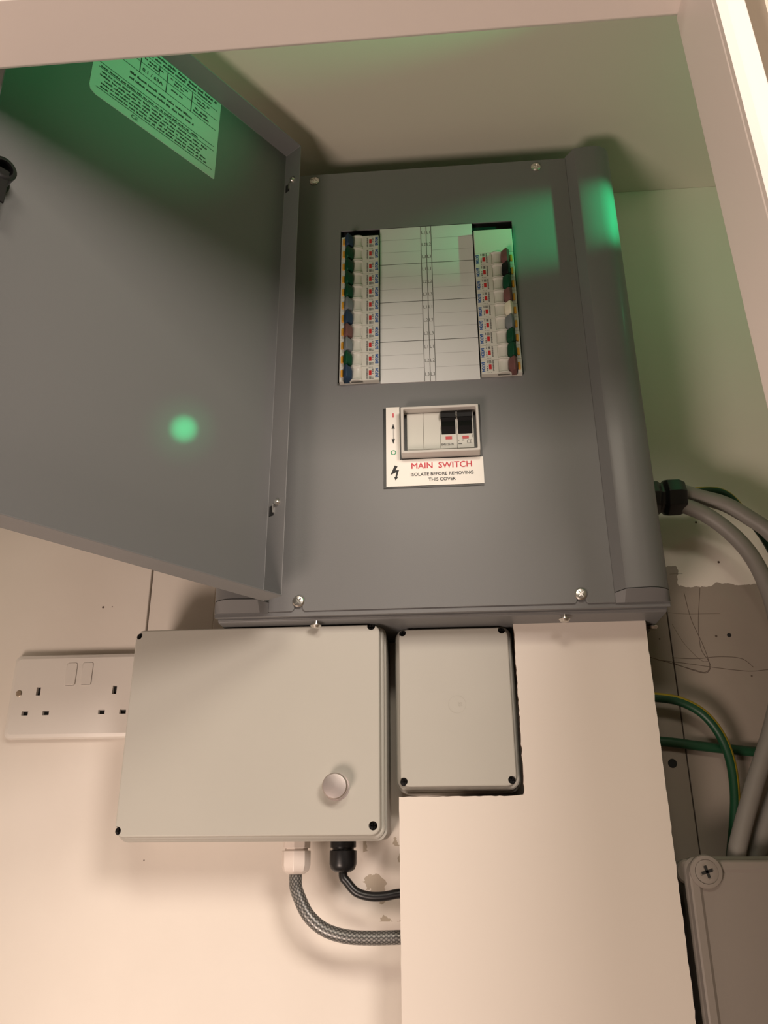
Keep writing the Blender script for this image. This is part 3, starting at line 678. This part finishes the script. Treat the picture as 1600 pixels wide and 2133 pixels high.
for c_, a, b in rk:
    a -= .0003; b -= .0003; bm = bmesh.new()
    r0 = rrect(c_.x-a, c_.x+a, c_.z-b, c_.z+b, .0020, TY+.0045, 4); r1 = [(x, TY-.0004-.0012*(c_.z+b-z)/(2*b), z) for x, y, z in r0]
    loft(bm, [r0, r1]); obj('rocker_switch', bm, 'white', so_, bevel=.0003)
p = at(39.5, 1444.5, TY); screw_cross('fixing_screw', (p.x, TY+.0004, p.z), (0, -1, 0), .0034, .0012, so_, 'brass', .9)

# ------------------------------------------------------------------ lower grey enclosure on the right
IY = -.062
a_ = at(1430, 1840, IY); ix0 = .2180; iz1 = at(1540, 1784, IY).z; ix1, iz0 = ix0+.20, iz1-.27
ib = thing('isolator_box', (ix0+.1, 0, iz0), 'pale grey box with large cross-head corner screw beside the cover board', 'electrical box')
bm = bmesh.new(); loft(bm, [rrect(ix0+.006, ix1-.006, iz0+.004, iz1-.003, .012, 0), rrect(ix0+.005, ix1-.005, iz0+.003, iz1-.002, .012, IY+.018)]); obj('base', bm, 'ip', ib, smooth=35)
bm = bmesh.new()
loft(bm, [rrect(ix0, ix1, iz0, iz1, .012, IY+.017), rrect(ix0, ix1, iz0, iz1, .012, IY+.008), rrect(ix0+.002, ix1-.002, iz0+.002, iz1-.002, .011, IY+.006), rrect(ix0+.003, ix1-.003, iz0+.003, iz1-.003, .011, IY+.001),
          rrect(ix0+.0045, ix1-.0045, iz0+.0045, iz1-.0045, .010, IY), rrect(ix0+.010, ix1-.010, iz0+.010, iz1-.010, .008, IY), rrect(ix0+.0125, ix1-.0125, iz0+.0125, iz1-.0125, .007, IY+.0018), rrect(ix0+.020, ix1-.020, iz0+.020, iz1-.020, .005, IY+.0022)])
obj('lid', bm, 'ip', ib, smooth=28)
bm = bmesh.new(); lg = at(1424, 1816, IY+.012); lathe(bm, (lg.x+.003, IY+.018, lg.z), (0, -1, 0), ((0, .0100), (.008, .0100), (.0095, .0085), (.0097, 0)), 28); obj('corner_lug', bm, 'ip', ib, smooth=30)
s_ = at(1474, 1816, IY-.004)
bm = bmesh.new(); lathe(bm, (s_.x, IY+.002, s_.z), (0, -1, 0), ((0, .0136), (.0030, .0134), (.0040, .0126), (.0044, .0098), (.0034, .0095), (.0034, 0)), 40); obj('corner_boss', bm, 'ip', ib, smooth=30)
screw_cross('corner_screw', (s_.x, IY-.0013, s_.z), (0, -1, 0), .0093, .0012, ib, 'ip', .35)
bm = bmesh.new()
for k in range(2):
    d = Vector((math.cos(.25+k*math.pi/2), 0, math.sin(.25+k*math.pi/2))); e = Vector((-d.z, 0, d.x)); c0 = Vector((s_.x, IY-.0029, s_.z))
    bm.faces.new([bm.verts.new(c0+d*sx*.0048+e*sy*.0011) for sx, sy in ((-1,-1),(1,-1),(1,1),(-1,1))])
ink('cross_recess', bm, 'ink', ib)

# ------------------------------------------------------------------ cables on the right
CY = -.046
G0 = Vector((gx+.040, gy, gz))
A1 = [G0+Vector((-.012, 0, .0062)), G0+Vector((0, 0, .0062))]+[at(x, y, CY) for x, y in ((1460, 1036), (1510, 1050), (1560, 1078), (1610, 1115))]
e_ = at(1610, 1115, CY)
A1 += [Vector((e_.x+.028, CY, e_.z-.05)), Vector((e_.x+.030, CY+.004, e_.z-.13))]+[at(x, y, -.030) for x, y in ((1640, 1600), (1605, 1690), (1572, 1790))]+[Vector((at(1555, 1830, -.030).x, -.030, iz1-.012))]
cable('grey_cable', A1, .0078, 'cable', 'upper thick grey cable leaving the black gland towards the jamb')
A2 = [G0+Vector((-.012, -.002, -.0098)), G0+Vector((0, -.002, -.0098))]+[at(x, y, CY-.004) for x, y in ((1470, 1072), (1520, 1108), (1563, 1155), (1595, 1215), (1618, 1290))]
A2 += [at(x, y, -.045) for x, y in ((1628, 1400), (1610, 1510), (1570, 1640), (1538, 1760))]+[Vector((at(1530, 1800, -.045).x, -.045, iz1-.012))]
cable('grey_cable', A2, .0078, 'cable', 'lower thick grey cable arching from the black gland down to the grey box')
E0 = [G0+Vector((-.012, .008, .008)), G0+Vector((0, .008, .008))]+[at(x, y, -.030) for x, y in ((1480, 1021), (1520, 1034), (1560, 1080), (1600, 1135), (1640, 1220))]
cable('earth_wire', E0, .0038, ['earth', 'earth_y'], 'thin green and yellow wire behind the upper grey cable', (.74, .92))
E1 = [Vector((.195, -.02, at(1360, 1449, -.02).z))]+[at(x, y, -.020) for x, y in ((1372, 1453), (1420, 1462), (1465, 1487), (1500, 1530), (1522, 1585), (1531, 1650), (1530, 1710), (1524, 1780))]+[Vector((at(1520, 1800, -.02).x, -.020, iz1-.01))]
cable('earth_cable', E1, .0046, ['earth', 'earth_y'], 'green and yellow earth cable bending down behind the grey cable', (.76, .92))
E2 = [Vector((.195, -.0052, at(1370, 1543, -.005).z))]+[at(x, y, -.0052) for x, y in ((1385, 1545), (1450, 1553), (1520, 1561), (1590, 1567), (1660, 1570))]
cable('earth_cable', E2, .0046, ['earth', 'earth_y'], 'straight green earth cable crossing the bare wall behind the others', (.02, .05))
